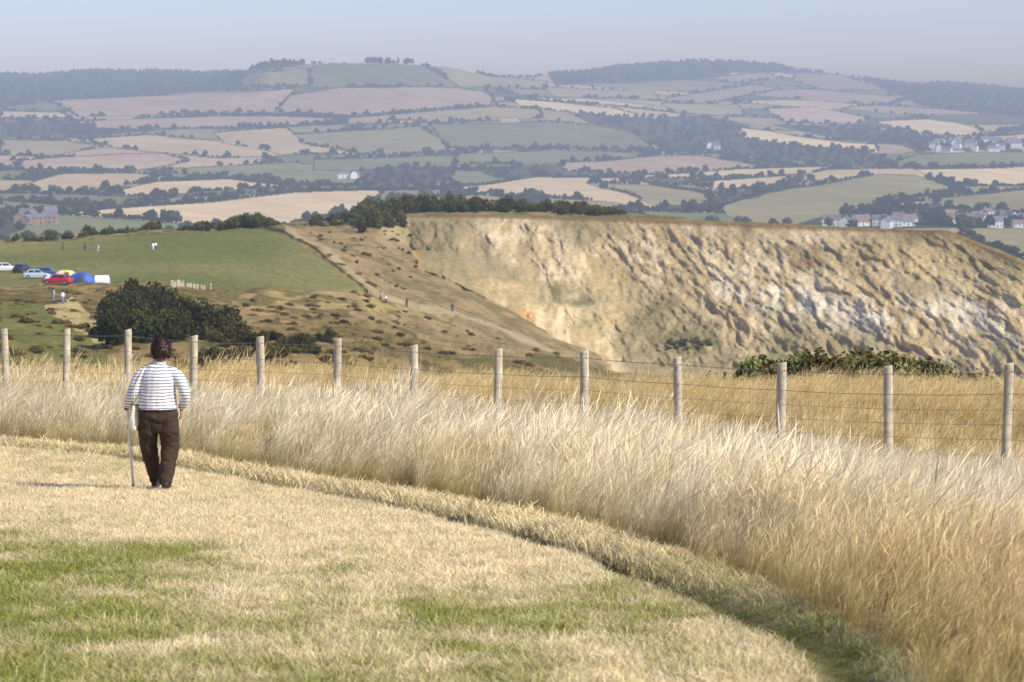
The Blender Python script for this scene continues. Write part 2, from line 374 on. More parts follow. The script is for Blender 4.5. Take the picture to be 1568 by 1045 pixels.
# ================================================================== HEADLAND + CLIFF
def build_sheet(ctrl_x, ctrl_rows, cols, rowcounts, smx, smt):
    """ctrl_rows: list over rows of list[(Y, y)] per ctrl column"""
    XN, YN, ZN = [], [], []
    for row in ctrl_rows:
        Yc = np.array([p[0] for p in row], float); yc = np.array([p[1] for p in row], float)
        Yi = np.interp(cols, ctrl_x, Yc); yi = np.interp(cols, ctrl_x, yc)
        X_, Y_, Z_ = pixel_to_world(cols, yi, Yi); XN.append(X_); YN.append(Y_); ZN.append(Z_)
    XN, YN, ZN = map(np.array, (XN, YN, ZN)); ts = []
    for i, c in enumerate(rowcounts): ts += list(i+np.arange(c)/c)
    ts.append(len(rowcounts)); ts = np.array(ts)
    i0 = np.minimum(ts.astype(int), len(rowcounts)-1); f = (ts-i0)[:, None]
    out = []
    for A in (XN, YN, ZN):
        B = A[i0]*(1-f)+A[i0+1]*f
        for ax, r in ((0, smt), (1, smx)):
            if r > 0:
                pad = [(0, 0), (0, 0)]; pad[ax] = (r, r); Bp = np.pad(B, pad, mode='edge'); cs = np.cumsum(Bp, axis=ax)
                k = 2*r+1; z = np.zeros_like(np.take(cs, [0], axis=ax)); cs = np.concatenate([z, cs], axis=ax); n = B.shape[ax]
                B = (np.take(cs, np.arange(k, k+n), axis=ax)-np.take(cs, np.arange(0, n), axis=ax))/k
        out.append(B)
    return (*out, ts)
cx = np.array([-400, 0, 270, 430, 500, 560, 620, 700, 800, 950, 1200, 1450, 1490, 1568, 1900], float)
def zy(Y, z): # image pixel row for a depth and height
    return 522.5-F*(Y*SP+z*CP)/(Y*CP-z*SP)
R0 = [(160, zy(160, -50))]*15
R1 = [(220, 545), (220, 545), (240, 548), (240, 552), (245, 552), (250, 555), (260, 560), (280, 565), (300, 572), (350, 590), (400, 612), (400, 620), (400, 622), (400, 625), (400, 640)]
R2 = [(320, 482), (320, 482), (340, 485), (350, 492), (365, 495), (380, 497), (420, 505), (440, 520), (480, 532), (500, 572), (500, 595), (500, 605), (500, 605), (490, 615), (480, 660)]
R3 = [(395, 447), (395, 447), (405, 446), (430, 447), (445, 446), (465, 445), (560, 430), (600, 437), (592, 483), (590, 556), (580, 580), (560, 592), (555, 595), (545, 602), (530, 650)]
R4 = [(480, 412), (480, 412), (500, 397), (520, 392), (550, 388), (600, 388), (672, 381), (655, 385), (640, 405), (630, 440), (606, 455), (585, 462), (580, 475), (566, 500), (550, 590)]
R5 = [(600, 385), (600, 378), (640, 357), (650, 349), (680, 350), (690, 345), (700, 330), (690, 330), (685, 331), (668, 334), (640, 344), (612, 352), (606, 371), (590, 404), (570, 540)]
R6 = [(700, 377), (700, 370), (740, 352), (750, 345), (760, 338), (770, 325), (780, 322), (780, 322), (780, 322), (780, 330), (760, 352), (740, 365), (720, 388), (700, 425), (650, 560)]
R7 = [(1000, zy(1000, -92))]*15
R8 = [(1500, zy(1500, -125))]*15
cols = np.linspace(-300, 1800, 1050)
MX, MY, MZ, mt = build_sheet(cx, [R0, R1, R2, R3, R4, R5, R6, R7, R8], cols, [14, 50, 70, 100, 100, 40, 14, 8], 6, 2)
mpx, mpy = world_to_pixel(MX, MY, MZ); TT = np.repeat(mt[:, None], len(cols), 1)
jx = mpx+10*(fbm(MX*.06, MY*.04, 3, 40)-.5); jy = mpy+6*(fbm(MX*.06, MY*.05, 3, 41)-.5)
cliff_poly = [(622, 328), (582, 352), (592, 368), (625, 378), (650, 412), (700, 433), (760, 462), (800, 486), (850, 520), (900, 535), (930, 556), (960, 640), (1900, 760), (1900, 500), (1570, 404), (1492, 372), (1450, 351), (1230, 343), (1000, 332)]
cm = (inpoly(jx, jy, cliff_poly) | inpoly(mpx, mpy+1.5, [(622, 328), (620, 345), (1460, 365), (1450, 351), (1230, 343), (1000, 332)])) & (TT < 5.02) & (TT > 2.2)
cmf = cm.astype(float)
for ax in (0, 1):
    for _ in range(3): cmf = (cmf+np.roll(cmf, 1, ax)+np.roll(cmf, -1, ax))/3
# eroded cliff relief
u = MX*0.11+MZ*0.10+1.6*fbm(MX*.04, MZ*.08, 3, 51)
rid = 1-np.abs(2*fbm(u, MZ*0.07, 4, 52)-1)*2
rid2 = 1-np.abs(2*fbm(MX*0.34+MZ*.26, MZ*0.20, 4, 55)-1)*2
ter = fbm(MX*0.05, MZ*0.32, 3, 56)
fine = fbm(MX*0.9, MZ*0.8, 3, 57)
top_fade = ss(5.0, 4.75, TT)*0.85+0.15
disp = cmf*top_fade*(1.6*(rid-.35)+0.9*(rid2-.35)+(7+5*ss(1100, 1400, mpx))*(fbm(MX*.045, MZ*.04, 3, 59)-.5)+2.2*(ter-.5)+2.1*(fine-.5)+1.4*(fbm(MX*.3+MZ*.15, MZ*.4, 3, 66)-.5))
slump = cmf*ss(4.3, 3.4, TT)
MYd = MY-disp; MXd = MX-0.25*disp
MZd = MZ+slump*2.5*(fbm(MX*.12, MY*.12, 3, 58)-.5)
oth = (1-cmf)*ss(0, 1, TT)*ss(8, 7, TT)
fieldpoly = [(-400, 398), (0, 380), (100, 370), (270, 359), (400, 350), (432, 358), (500, 402), (555, 441), (500, 446), (400, 441), (330, 446), (250, 432), (165, 434), (-400, 448)]
fld = inpoly(mpx, mpy, fieldpoly) & (TT < 5.2)
ff = fld.astype(float)
for ax in (0, 1):
    for _ in range(6): ff = (ff+np.roll(ff, 1, ax)+np.roll(ff, -1, ax))/3
MZd = MZd+oth*(1-ff)*(3.2*(fbm(MX*.035, MY*.03, 4, 60)-.5)+0.9*(fbm(MX*.25, MY*.2, 3, 61)-.5))
V = np.stack([MXd, MYd, MZd], -1).reshape(-1, 3)
m = mesh_np("headland", V, grid_faces(len(mt), len(cols)))
# colours
A = lambda *c: np.array(c)
n1 = fbm(MX*.05, MY*.035, 4, 70)[..., None]; n2 = fbm(MX*.35, MY*.16, 4, 71)[..., None]; n3 = fbm(MX*1.2, MY*.5, 2, 72)[..., None]
def mixc(a, b, f): return a*(1-f)+b*f
C = mixc(A(.14, .125, .045), A(.33, .235, .105), ss(.35, .62, n1*.5+n2*.5))
C = mixc(C, A(.055, .065, .022), ss(.56, .68, n2)*.7)
slope_brown = inpoly(jx, jy, [(440, 349), (560, 325), (600, 330), (585, 356), (625, 380), (800, 486), (950, 560), (700, 545), (600, 500), (500, 470), (440, 445), (556, 440), (500, 400)])[..., None]
C = np.where(slope_brown, mixc(A(.20, .165, .07), A(.34, .25, .125), ss(.3, .65, n2)), C)
db = inpoly(jx, jy, [(60, 475), (110, 466), (170, 500), (150, 530), (40, 500)])[..., None]; C = np.where(db, A(.45, .36, .17)*(.7+.6*n2), C)
db = inpoly(jx, jy, [(330, 452), (560, 446), (700, 470), (690, 500), (560, 480), (400, 478)])[..., None]; C = np.where(db, mixc(A(.40, .30, .13), A(.18, .15, .06), ss(.4, .6, n2)), C)
lt = inpoly(jx, jy, [(-400, 470), (60, 470), (130, 520), (200, 560), (-400, 560)])[..., None]; C = np.where(lt, mixc(A(.12, .15, .04), A(.24, .21, .08), n2), C)
fieldC = mixc(A(.165, .182, .062), A(.245, .232, .09), ss(.3, .7, fbm(MX*.02, MY*.015, 3, 74)[..., None]))*(0.80+.4*n3)
C = mixc(C, fieldC, np.clip(ff, 0, 1)[..., None])
tr = seg_dist(mpx, mpy, [(400, 349), (433, 354), (480, 380), (530, 415), (562, 442)])[..., None]
C = mixc(C, A(.06, .055, .025), ss(2.6, 1.2, tr)); 
tr = seg_dist(mpx, mpy, [(440, 352), (490, 378), (540, 412), (575, 444), (640, 470), (700, 482), (780, 512), (860, 545)])[..., None]
C = mixc(C, A(.46, .37, .22), ss(4.5, 2.0, tr)*.75)
C = np.where((TT > 5.0)[..., None], mixc(A(.13, .14, .05), A(.3, .24, .1), ss(.4, .6, n2)), C)
# cliff colours
k1 = fbm(MX*.06, MZ*.10, 4, 80)[..., None]; k2 = fbm(MX*.22+MZ*.06, MZ*.16, 4, 81)[..., None]; k3 = fbm(MX*.8, MZ*.6, 3, 82)[..., None]
CC = mixc(A(.51, .385, .195), A(.72, .575, .34), ss(.38, .62, k2*.6+k3*.4))
veg = ss(.49, .64, k1*.5+k2*.35+k3*.15+0.06*ss(4.6, 3.4, TT)[..., None]+.05*ss(1150, 1500, mpx)[..., None]); CC = mixc(CC, A(.21, .185, .078), veg*.72)
CC = mixc(CC, A(.30, .19, .09), ss(.60, .72, k2*.6+k3*.4)*.7)
rightd = ss(1180, 1420, mpx)*ss(430, 370, mpy); CC = mixc(CC, A(.33, .25, .13), (rightd[..., None])*.75*ss(.3, .6, k2))
wl = np.exp(-((mpy-(452+0.10*(mpx-1100)+10*np.sin(mpx*.02)))/28)**2)*ss(1060, 1150, mpx); wl = wl[..., None]*ss(.42, .60, k2*.5+k3*.3+.12)
CC = mixc(CC, A(.84, .75, .56), wl*.7)
vg = ss(28, 8, np.minimum(np.minimum(seg_dist(mpx, mpy, [(820, 450), (960, 455)]), seg_dist(mpx, mpy, [(1020, 520), (1090, 530)])), seg_dist(mpx, mpy, [(900, 500), (1000, 480)])))[..., None]
CC = mixc(CC, A(.15, .145, .055), vg*ss(.38, .62, k2*.5+k3*.5)*.75)
for (ox, oy) in ((636, 398), (806, 484), (655, 425)):
    CC = mixc(CC, A(.62, .36, .12), np.exp(-(((mpx-ox)/14)**2+((mpy-oy)/12)**2))[..., None]*.9)
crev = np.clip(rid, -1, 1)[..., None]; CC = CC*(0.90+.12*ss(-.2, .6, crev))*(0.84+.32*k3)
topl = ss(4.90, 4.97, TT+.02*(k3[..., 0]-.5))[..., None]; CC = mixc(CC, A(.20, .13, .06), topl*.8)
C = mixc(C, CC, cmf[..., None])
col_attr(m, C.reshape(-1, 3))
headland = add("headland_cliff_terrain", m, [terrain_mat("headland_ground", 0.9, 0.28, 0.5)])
MV = np.stack([MXd, MYd, MZd], -1)
def mid_at(x, y=None, t=None, t0=1.0, t1=5.05):
    c = int(np.clip(round((x+300)/2100*(len(cols)-1)), 0, len(cols)-1))
    if t is not None: r = int(np.argmin(abs(mt-t)))
    else:
        mk = (mt < t0) | (mt > t1); r = int(np.argmin(np.abs(mpy[:, c]-y)+1e6*mk))
    return MV[r, c]

# ------------------------------------------------------------------ shrubs
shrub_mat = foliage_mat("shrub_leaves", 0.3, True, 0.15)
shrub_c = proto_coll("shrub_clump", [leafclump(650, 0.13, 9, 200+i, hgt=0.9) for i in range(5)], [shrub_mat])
def scat_bushes(name, items, coll, nvar, base, jitter=.35):
    P = []; R = []; S = []; I = []; C = []
    for p, s, hh in items:
        P.append((p[0], p[1], p[2]-0.12*s)); R.append((0, 0, random.uniform(0, 6.28))); q = s*random.uniform(.9, 1.1); S.append((q, q*random.uniform(.8, 1.2), hh))
        I.append(random.randrange(nvar)); k = random.uniform(1-jitter, 1+jitter); C.append((base[0]*k*random.uniform(.85, 1.25), base[1]*k, base[2]*k))
    return scatter(name, P, R, S, I, np.array(C), coll)
it = []
for i in range(330):   # scrub along the cliff top
    x = random.uniform(545, 955); t = random.uniform(5.12, 6.0); s = random.uniform(1.6, 3.2)
    hm = np.interp(x, [545, 565, 600, 700, 745, 780, 900, 955], [2.6, 4.6, 4.4, 4.2, 3.2, 3.6, 3.0, 1.2])
    if x < 620: t = random.uniform(4.6, 5.9)
    it.append((mid_at(x, t=t), s, hm*random.uniform(.6, 1.0)))
for i in range(60):
    x = random.uniform(480, 570); it.append((mid_at(x, t=random.uniform(5.0, 5.9)), random.uniform(1, 2.2), random.uniform(.8, 2.2)))
scat_bushes("clifftop_scrub", it, shrub_c, 5, (.085, .085, .028))
it = []
for i in range(120):
    x = random.uniform(278, 425); hm = np.interp(x, [278, 305, 345, 352, 400, 425], [.6, 2.2, 1.8, 3.0, 3.2, .6])
    it.append((mid_at(x, t=random.uniform(5.05, 5.6)), random.uniform(1.2, 2.4), hm*random.uniform(.7, 1.05)))
for i in range(110):
    x = random.uniform(-250, 270); it.append((mid_at(x, t=random.uniform(5.2, 6.1)), random.uniform(1.0, 2.4), random.uniform(.9, 2.6)*(1.5 if random.random() < .15 else 1)))
scat_bushes("field_hedge", it, shrub_c, 5, (.085, .095, .03))
it = []
for i in range(240):   # dark thicket
    x = random.uniform(165, 360); y = random.uniform(462, 532)
    lo = np.interp(x, [165, 200, 260, 360], [475, 462, 470, 500])
    if y < lo: continue
    it.append((mid_at(x, y), random.uniform(1.4, 2.6), random.uniform(1.4, 3.0)))
for i in range(75):
    x = random.uniform(300, 510); y = random.uniform(515, 556); it.append((mid_at(x, y), random.uniform(.6, 1.7), random.uniform(.5, 1.3)))
scat_bushes("bramble_thicket", it, shrub_c, 5, (.06, .062, .022), .5)
it = []
for i in range(900):
    x = random.uniform(-280, 900); y = random.uniform(450, 560)
    if x > 560 and y < 455+(x-560)*.3: continue
    q_ = random.uniform(.25, 1.0)**1.5; it.append((mid_at(x, y), q_*1.3, q_*.7))
for i in range(90):
    x = random.uniform(450, 640); y = random.uniform(345, 440); 
    if y > 350+(x-430)*.62: continue
    it.append((mid_at(x, y), random.uniform(.4, 1.1), random.uniform(.3, .8)))
for i in range(30): it.append((mid_at(random.uniform(1020, 1090), random.uniform(518, 532)), random.uniform(.5, 1.4), random.uniform(.4, 1.0)))
scat_bushes("gorse_and_bracken", it, shrub_c, 5, (.20, .155, .06), .5)
it = []
for i in range(120):   # scrub just over the brow
    x = random.uniform(1090, 1500); Yb = random.uniform(60, 68); X_ = (x-784)/4340*Yb
    top = np.interp(x, [1090, 1140, 1240, 1330, 1440, 1500], [558, 538, 524, 524, 540, 560]); Zt = pixel_to_world(x, top, Yb)[2]; zg = gz(X_, Yb)
    hh = (Zt-zg)*random.uniform(.70, .97); q_ = random.uniform(.5, .9); it.append(((X_, Yb, float(zg)+hh-q_*1.0), q_, q_)); it.append(((X_, Yb+.3, float(zg)), q_*1.2, max(.3, hh*.8)))
scat_bushes("brow_scrub", it, shrub_c, 5, (.15, .15, .055), .5)

# ================================================================== FAR HILLS
fx = np.array([-500, 0, 80, 120, 200, 270, 310, 340, 350, 370, 380, 400, 470, 560, 620, 690, 745, 800, 830, 850, 900, 950, 1000, 1080, 1150, 1200, 1215, 1270, 1330, 1400, 1440, 1500, 1568, 2068], float)
def row(Ypts, ypts):
    return list(zip(np.interp(fx, [p[0] for p in Ypts], [p[1] for p in Ypts]), np.interp(fx, [p[0] for p in ypts], [p[1] for p in ypts])))
F0 = [(1000, zy(1000, -104))]*len(fx)
F1 = row([(0, 2000)], [(0, 368), (700, 366), (1450, 362), (1568, 375)])
F2 = row([(0, 2800)], [(0, 318), (784, 322), (1100, 330), (1568, 322)])
F3 = row([(0, 3800)], [(0, 268), (784, 268), (1100, 272), (1400, 262), (1568, 270)])
F4 = row([(0, 5000)], [(0, 212), (784, 210), (1100, 220), (1568, 215)])
F5 = row([(0, 6000), (600, 5900), (1100, 6200)], [(0, 172), (450, 150), (620, 148), (784, 155), (1100, 172), (1568, 182)])
F6 = row([(0, 7500), (340, 7300), (400, 6800), (700, 6800), (830, 7300), (960, 7600)], [(-500, 140), (0, 138), (300, 134), (350, 122), (380, 112), (400, 97), (470, 96), (560, 94), (620, 96), (690, 101), (745, 115), (800, 119), (840, 124), (960, 127), (1215, 128), (1330, 138), (1568, 152)])
F7 = row([(0, 9500)], [(-500, 114), (0, 111), (80, 112), (120, 106), (270, 106), (310, 110), (350, 109), (380, 112), (400, 120), (620, 124), (800, 120), (830, 114), (850, 111), (900, 108), (950, 98), (1000, 94), (1080, 89), (1150, 93), (1200, 98), (1215, 105), (1270, 109), (1330, 119), (1400, 129), (1440, 125), (1500, 129), (1568, 137), (2068, 160)])
F8 = [(12500, zy(12500, -80))]*len(fx)
fc = np.linspace(-420, 2000, 1350)
FX, FY, FZ, ft = build_sheet(fx, [F0, F1, F2, F3, F4, F5, F6, F7, F8], fc, [40, 55, 60, 60, 60, 60, 50, 10], 7, 7)
fpx, fpy = world_to_pixel(FX, FY, FZ); FT = np.repeat(ft[:, None], len(fc), 1)
env = ss(0.3, 1.5, FT)*ss(6.2, 5.0, FT)
FZd = FZ+env*(17*(fbm(FX*.0016+3, FY*.0011, 2, 90)-.5)+5*(fbm(FX*.006, FY*.004, 2, 92)-.5))
V = np.stack([FX, FY, FZd], -1)
m = mesh_np("hills", V.reshape(-1, 3), grid_faces(len(ft), len(fc)))
SW = A(.62, .47, .27); ST = A(.50, .37, .21); PK = A(.42, .30, .20); GR = A(.19, .20, .085); YG = A(.29, .25, .115); TG = A(.36, .29, .15); DG = A(.11, .13, .055)
# default patchwork (world-space cells)
ns = 420; seeds = np.stack([rng.uniform(-3200, 3200, ns), rng.uniform(1000, 9500, ns)], 1)
pal = [ST, TG, GR, YG, TG, DG, PK, YG, GR]; pc = np.array([pal[i] for i in rng.integers(0, len(pal), ns)])*rng.uniform(.85, 1.15, (ns, 1))
wx = FX+60*(fbm(FX*.006, FY*.006, 2, 95)-.5); wy = FY+60*(fbm(FX*.006, FY*.006, 2, 96)-.5)
d1 = np.full(FX.shape, 1e12); d2 = np.full(FX.shape, 1e12); ii = np.zeros(FX.shape, int)
for i in range(ns):
    dd = ((wx-seeds[i, 0])*1.0)**2+((wy-seeds[i, 1])*.75)**2
    c1 = dd < d1; d2 = np.where(c1, d1, np.minimum(d2, dd)); ii[c1] = i; d1 = np.where(c1, dd, d1)
edge = np.sqrt(d2)-np.sqrt(d1)
C = pc[ii]
hedge = edge < 14
fields = [
 (GR, [(475, 108), (480, 100), (640, 97), (700, 132), (690, 136), (475, 138)]), (YG, [(365, 128), (380, 114), (470, 106), (475, 134), (372, 138)]), (YG*1.1, [(645, 97), (690, 102), (750, 118), (838, 124), (838, 140), (705, 134)]),
 (PK, [(438, 150), (520, 139), (700, 136), (740, 141), (756, 152), (750, 167), (640, 174), (530, 183), (420, 177)]),
 (PK*1.05, [(75, 157), (300, 146), (452, 139), (420, 176), (300, 176), (120, 181)]), (TG, [(530, 185), (640, 176), (752, 169), (826, 174), (830, 188), (700, 192), (530, 196)]),
 (SW*1.15, [(780, 156), (860, 161), (945, 169), (985, 182), (955, 186), (850, 176), (795, 168)]), (SW, [(790, 150), (900, 153), (1060, 170), (1050, 174), (960, 165), (800, 155)]),
 (GR, [(655, 196), (860, 193), (960, 202), (1005, 232), (850, 223), (690, 226)]), (GR*1.05, [(688, 236), (850, 226), (1015, 236), (860, 250), (700, 251)]),
 (YG, [(450, 212), (640, 198), (675, 215), (688, 233), (560, 238), (470, 232)]), (ST, [(325, 208), (440, 201), (460, 222), (550, 236), (430, 240), (345, 226)]),
 (ST, [(120, 218), (235, 211), (330, 222), (440, 241), (330, 246), (180, 236)]), (SW, [(0, 171), (90, 173), (112, 184), (20, 186), (0, 188)]),
 (TG, [(0, 217), (100, 219), (160, 234), (60, 246), (0, 243)]), (PK*1.1, [(20, 252), (120, 246), (250, 241), (290, 251), (200, 268), (120, 270), (30, 268)]),
 (ST, [(30, 288), (100, 272), (200, 270), (262, 276), (190, 291), (140, 301), (60, 302)]), (SW, [(170, 302), (240, 282), (350, 276), (442, 288), (430, 296), (300, 301), (230, 307)]),
 (SW*1.12, [(50, 332), (160, 323), (330, 313), (450, 302), (590, 299), (560, 330), (450, 347), (280, 348), (150, 340)]), (GR, [(480, 246), (700, 237), (690, 256), (480, 260)]),
 (SW*.95, [(690, 290), (820, 269), (960, 273), (1085, 302), (1090, 319), (1000, 334), (940, 320), (800, 312), (720, 306)]), (TG*.9, [(900, 280), (1000, 283), (1090, 304), (1085, 322), (1010, 332), (960, 300)]),
 (PK, [(860, 249), (1010, 239), (1080, 241), (1180, 256), (1050, 266), (940, 266), (860, 262)]), (SW, [(970, 270), (1130, 260), (1285, 255), (1240, 268), (1100, 275), (1010, 276)]),
 (SW, [(1050, 281), (1150, 276), (1235, 271), (1180, 290), (1100, 296)]), (SW*1.25, [(1133, 196), (1180, 201), (1340, 226), (1345, 238), (1240, 232), (1140, 216)]),
 (PK*1.25, [(1170, 166), (1250, 163), (1330, 181), (1310, 190), (1200, 186)]), (SW*1.1, [(1340, 186), (1420, 183), (1505, 196), (1490, 207), (1420, 205)]),
 (SW, [(1500, 207), (1568, 201), (1700, 205), (1700, 220), (1520, 216)]), (SW, [(1400, 263), (1568, 256), (1700, 258), (1700, 286), (1480, 288), (1420, 276)]),
 (YG, [(1080, 328), (1200, 292), (1350, 271), (1400, 273), (1470, 291), (1400, 306), (1300, 332), (1200, 348), (1120, 340)]), (GR, [(1320, 258), (1400, 241), (1700, 240), (1700, 252), (1400, 260)]),
 (YG*.9, [(1420, 307), (1568, 292), (1700, 295), (1700, 332), (1440, 322)]), (TG, [(1020, 150), (1150, 131), (1200, 136), (1100, 155), (1020, 158)]), (TG, [(1080, 120), (1170, 111), (1205, 121), (1120, 127)]),
 (TG*.9, [(1215, 112), (1290, 116), (1350, 136), (1280, 141), (1215, 126)]), (PK, [(110, 190), (330, 182), (520, 186), (450, 198), (330, 202), (180, 205)]), (ST, [(590, 188), (650, 190), (640, 194), (590, 194)]),
 (SW*.9, [(760, 186), (790, 186), (800, 194), (765, 194)]), (YG, [(1470, 352), (1568, 345), (1700, 350), (1700, 420), (1560, 405), (1500, 372)]),
 (TG, [(1010, 160), (1130, 160), (1140, 175), (1040, 178)]), (TG, [(830, 136), (1000, 140), (1010, 152), (850, 150)]),
]
woods = [[(-500, 100), (375, 104), (372, 140), (300, 142), (200, 150), (62, 158), (0, 168), (-500, 172)], [(836, 108), (950, 92), (1100, 85), (1212, 98), (1260, 112), (1120, 112), (1075, 122), (950, 128), (850, 130)],
 [(1290, 108), (1568, 132), (2000, 150), (2000, 200), (1568, 182), (1420, 165), (1360, 140)], [(870, 178), (1000, 184), (1060, 178), (1150, 190), (1130, 200), (1145, 218), (1350, 240), (1385, 262), (1250, 250), (1100, 238), (1020, 234), (980, 212), (900, 192)],
 [(550, 258), (700, 254), (690, 276), (600, 288), (555, 282)], [(720, 254), (850, 252), (850, 266), (760, 272)], [(0, 188), (110, 186), (160, 205), (60, 212), (0, 214)], [(-300, 318), (35, 318), (40, 352), (0, 366), (-300, 366)],
 [(1090, 296), (1180, 292), (1240, 268), (1215, 290), (1150, 310), (1100, 312)], [(1300, 330), (1440, 312), (1440, 330), (1568, 335), (1568, 350), (1260, 350)], [(1010, 320), (1080, 322), (1060, 334), (1000, 334)],
 [(380, 100), (470, 90), (470, 100), (400, 108)], [(1180, 190), (1200, 188), (1330, 192), (1420, 207), (1568, 222), (1568, 240), (1400, 236), (1350, 222)]]
fj = fpx+5*(fbm(FX*.01, FY*.006, 2, 98)-.5); fk = fpy+1.5*(fbm(FX*.01, FY*.006, 2, 99)-.5)
fid = np.zeros(FX.shape, int)
for i, (c, poly) in enumerate(fields):
    k = inpoly(fj, fk, poly) & (FT < 7.1); C[k] = c; fid[k] = i+1; hedge &= ~k
wmask = np.zeros(FX.shape, bool)
for poly in woods: wmask |= inpoly(fj+8*(fbm(FX*.02, FY*.01, 2, 97)-.5), fk, poly)
C[hedge] = A(.045, .055, .025)
e2 = np.zeros(FX.shape, bool); e2[:, 1:] |= fid[:, 1:] != fid[:, :-1]; e2[1:] |= fid[1:] != fid[:-1]
C[e2] = A(.045, .055, .025); C[wmask] = A(.06, .075, .035)
# crop/tramline streaks
st = 0.92+0.16*vn((FX*.8+FY*.25)*.06, FY*.002, 3); C = C*(st*(.85+.3*fbm(FX*.01, FY*.005, 4, 101)))[..., None]
col_attr(m, C.reshape(-1, 3))
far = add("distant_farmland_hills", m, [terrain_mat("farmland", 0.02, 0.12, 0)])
FV = V
def far_rc(x, y):
    c = int(np.clip(round((x+420)/2420*(len(fc)-1)), 0, len(fc)-1)); mk = (ft > 7.05)
    r = int(np.argmin(np.abs(fpy[:, c]-y)+1e6*mk)); return r, c
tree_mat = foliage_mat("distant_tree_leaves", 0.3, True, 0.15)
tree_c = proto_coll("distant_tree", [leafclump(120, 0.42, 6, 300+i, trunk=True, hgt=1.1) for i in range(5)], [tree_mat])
it = []
R_, C_ = np.nonzero(wmask & (FT > .8) & (FT < 7.15))
wgt = np.gradient(FY, axis=0)[R_, C_]*FY[R_, C_]; wgt = np.abs(wgt); wgt /= wgt.sum()
pk = rng.choice(len(R_), 9500, p=wgt)
for q in pk:
    s = random.uniform(5, 9); p = FV[R_[q], C_[q]]+np.array([random.uniform(-3, 3), random.uniform(-8, 8), 0]); it.append((p, s*.8, s*.85))
R_, C_ = np.nonzero((e2 | (hedge & (rng.random(FX.shape) < .55))) & (FT > .5) & (FT < 6.9))
gate = fbm(FX*.008, FY*.008, 2, 120)[R_, C_] > .36; R_, C_ = R_[gate], C_[gate]
pk = rng.choice(len(R_), min(len(R_), 19000), replace=False)
for q in pk:
    big = random.random() < .14; s = random.uniform(4.5, 8) if big else random.uniform(1.8, 3.6)
    it.append((FV[R_[q], C_[q]], s, s*.9))
for i in range(70):   # skyline trees of the central hill
    x = random.choice([random.uniform(378, 470), random.uniform(560, 632)]); c = int(round((x+420)/2420*(len(fc)-1))); r = int(np.argmin(abs(ft-6.0))); it.append((FV[r, c], random.uniform(5, 9), random.uniform(6, 11)))
for i in range(260):
    x = random.choice([random.uniform(-300, 372), random.uniform(845, 1568)]); c = int(round((x+420)/2420*(len(fc)-1))); r = int(np.argmin(abs(ft-7.0))); it.append((FV[r, c], random.uniform(8, 16), random.uniform(6, 13)))
scat_bushes("distant_trees_and_hedges", it, tree_c, 5, (.045, .058, .024))

# ------------------------------------------------------------------ village houses
white = simple("render_white", (.75, .72, .66), .8, .1, .3, True); tile = simple("clay_tiles", (.20, .14, .11), .8, .2, .5, True)
slate = simple("slate", (.16, .16, .18), .7, .2, .5, True); glassd = simple("window_glass", (.03, .035, .045), .2, .1, 1, True); brick = simple("brick", (.36, .22, .15), .8, .2, .5, True)
def house(p, L, W, H, rot, wall, roof):
    bm = bmesh.new(); l, w2 = L/2, W/2; rh = W*.42
    def quad(vs, mi):
        f = bm.faces.new([bm.verts.new(v) for v in vs]); f.material_index = mi
    quad([(-l, -w2, -2), (l, -w2, -2), (l, -w2, H), (-l, -w2, H)], 0); quad([(l, w2, -2), (-l, w2, -2), (-l, w2, H), (l, w2, H)], 0)
    for s in (-1, 1):
        f = bm.faces.new([bm.verts.new(v) for v in [(s*l, -w2, -2), (s*l, w2, -2), (s*l, w2, H), (s*l, 0, H+rh), (s*l, -w2, H)]]); f.material_index = 0
        e = .35; quad([(-l-e, s*(w2+e), H-e*.8), (l+e, s*(w2+e), H-e*.8), (l+e, 0, H+rh+.08), (-l-e, 0, H+rh+.08)], 1)
        n = max(2, int(L/3))
        for fl in range(int(H//2.6)):
            for i in range(n):
                x0 = -l+(i+.3)*L/n; x1 = x0+1.1; z0 = .9+fl*2.6
                if fl == 0 and i == n//2: quad([(x0, s*(w2+.03), 0), (x1, s*(w2+.03), 0), (x1, s*(w2+.03), 2.0), (x0, s*(w2+.03), 2.0)], 2)
                else: quad([(x0, s*(w2+.03), z0), (x1, s*(w2+.03), z0), (x1, s*(w2+.03), z0+1.1), (x0, s*(w2+.03), z0+1.1)], 2)
    c = l*.7
    pts = [(c-.5, -.4), (c+.5, -.4), (c+.5, .4), (c-.5, .4)]
    for i in range(4):
        p1, p2 = pts[i], pts[(i+1) % 4]; quad([(*p1, H+rh-.8), (*p2, H+rh-.8), (*p2, H+rh+1.1), (*p1, H+rh+1.1)], 3)
    quad([(*q, H+rh+1.1) for q in pts], 3)
    me = bpy.data.meshes.new("house"); bm.to_mesh(me); bm.free()
    o = add("village_house", me, [wall, roof, glassd, brick], None, p); o.rotation_euler = (0, 0, rot)
for (x0, x1, y0, y1, n_, sc) in ((1450, 1568, 330, 350, 20, 1), (1265, 1400, 343, 350, 11, 1), (1428, 1560, 228, 240, 20, 1.35), (30, 102, 338, 350, 8, 1), (512, 550, 270, 274, 4, 1.1), (1560, 1700, 330, 350, 8, 1), (1070, 1110, 225, 232, 4, 1.2), (-100, 30, 330, 350, 8, 1)):
    for i in range(n_):
        r, c = far_rc(random.uniform(x0, x1), random.uniform(y0, y1)); L = random.uniform(8, 15)*sc
        house(Vector(FV[r, c])+Vector((0, 0, .6)), L, random.uniform(6.5, 8.5)*sc, random.choice([3, 5.4, 5.4])*sc, random.uniform(-.5, .5)+random.choice([0, 0, 1.57]), white if x0 > 200 else brick, slate if random.random() < .7 else tile)

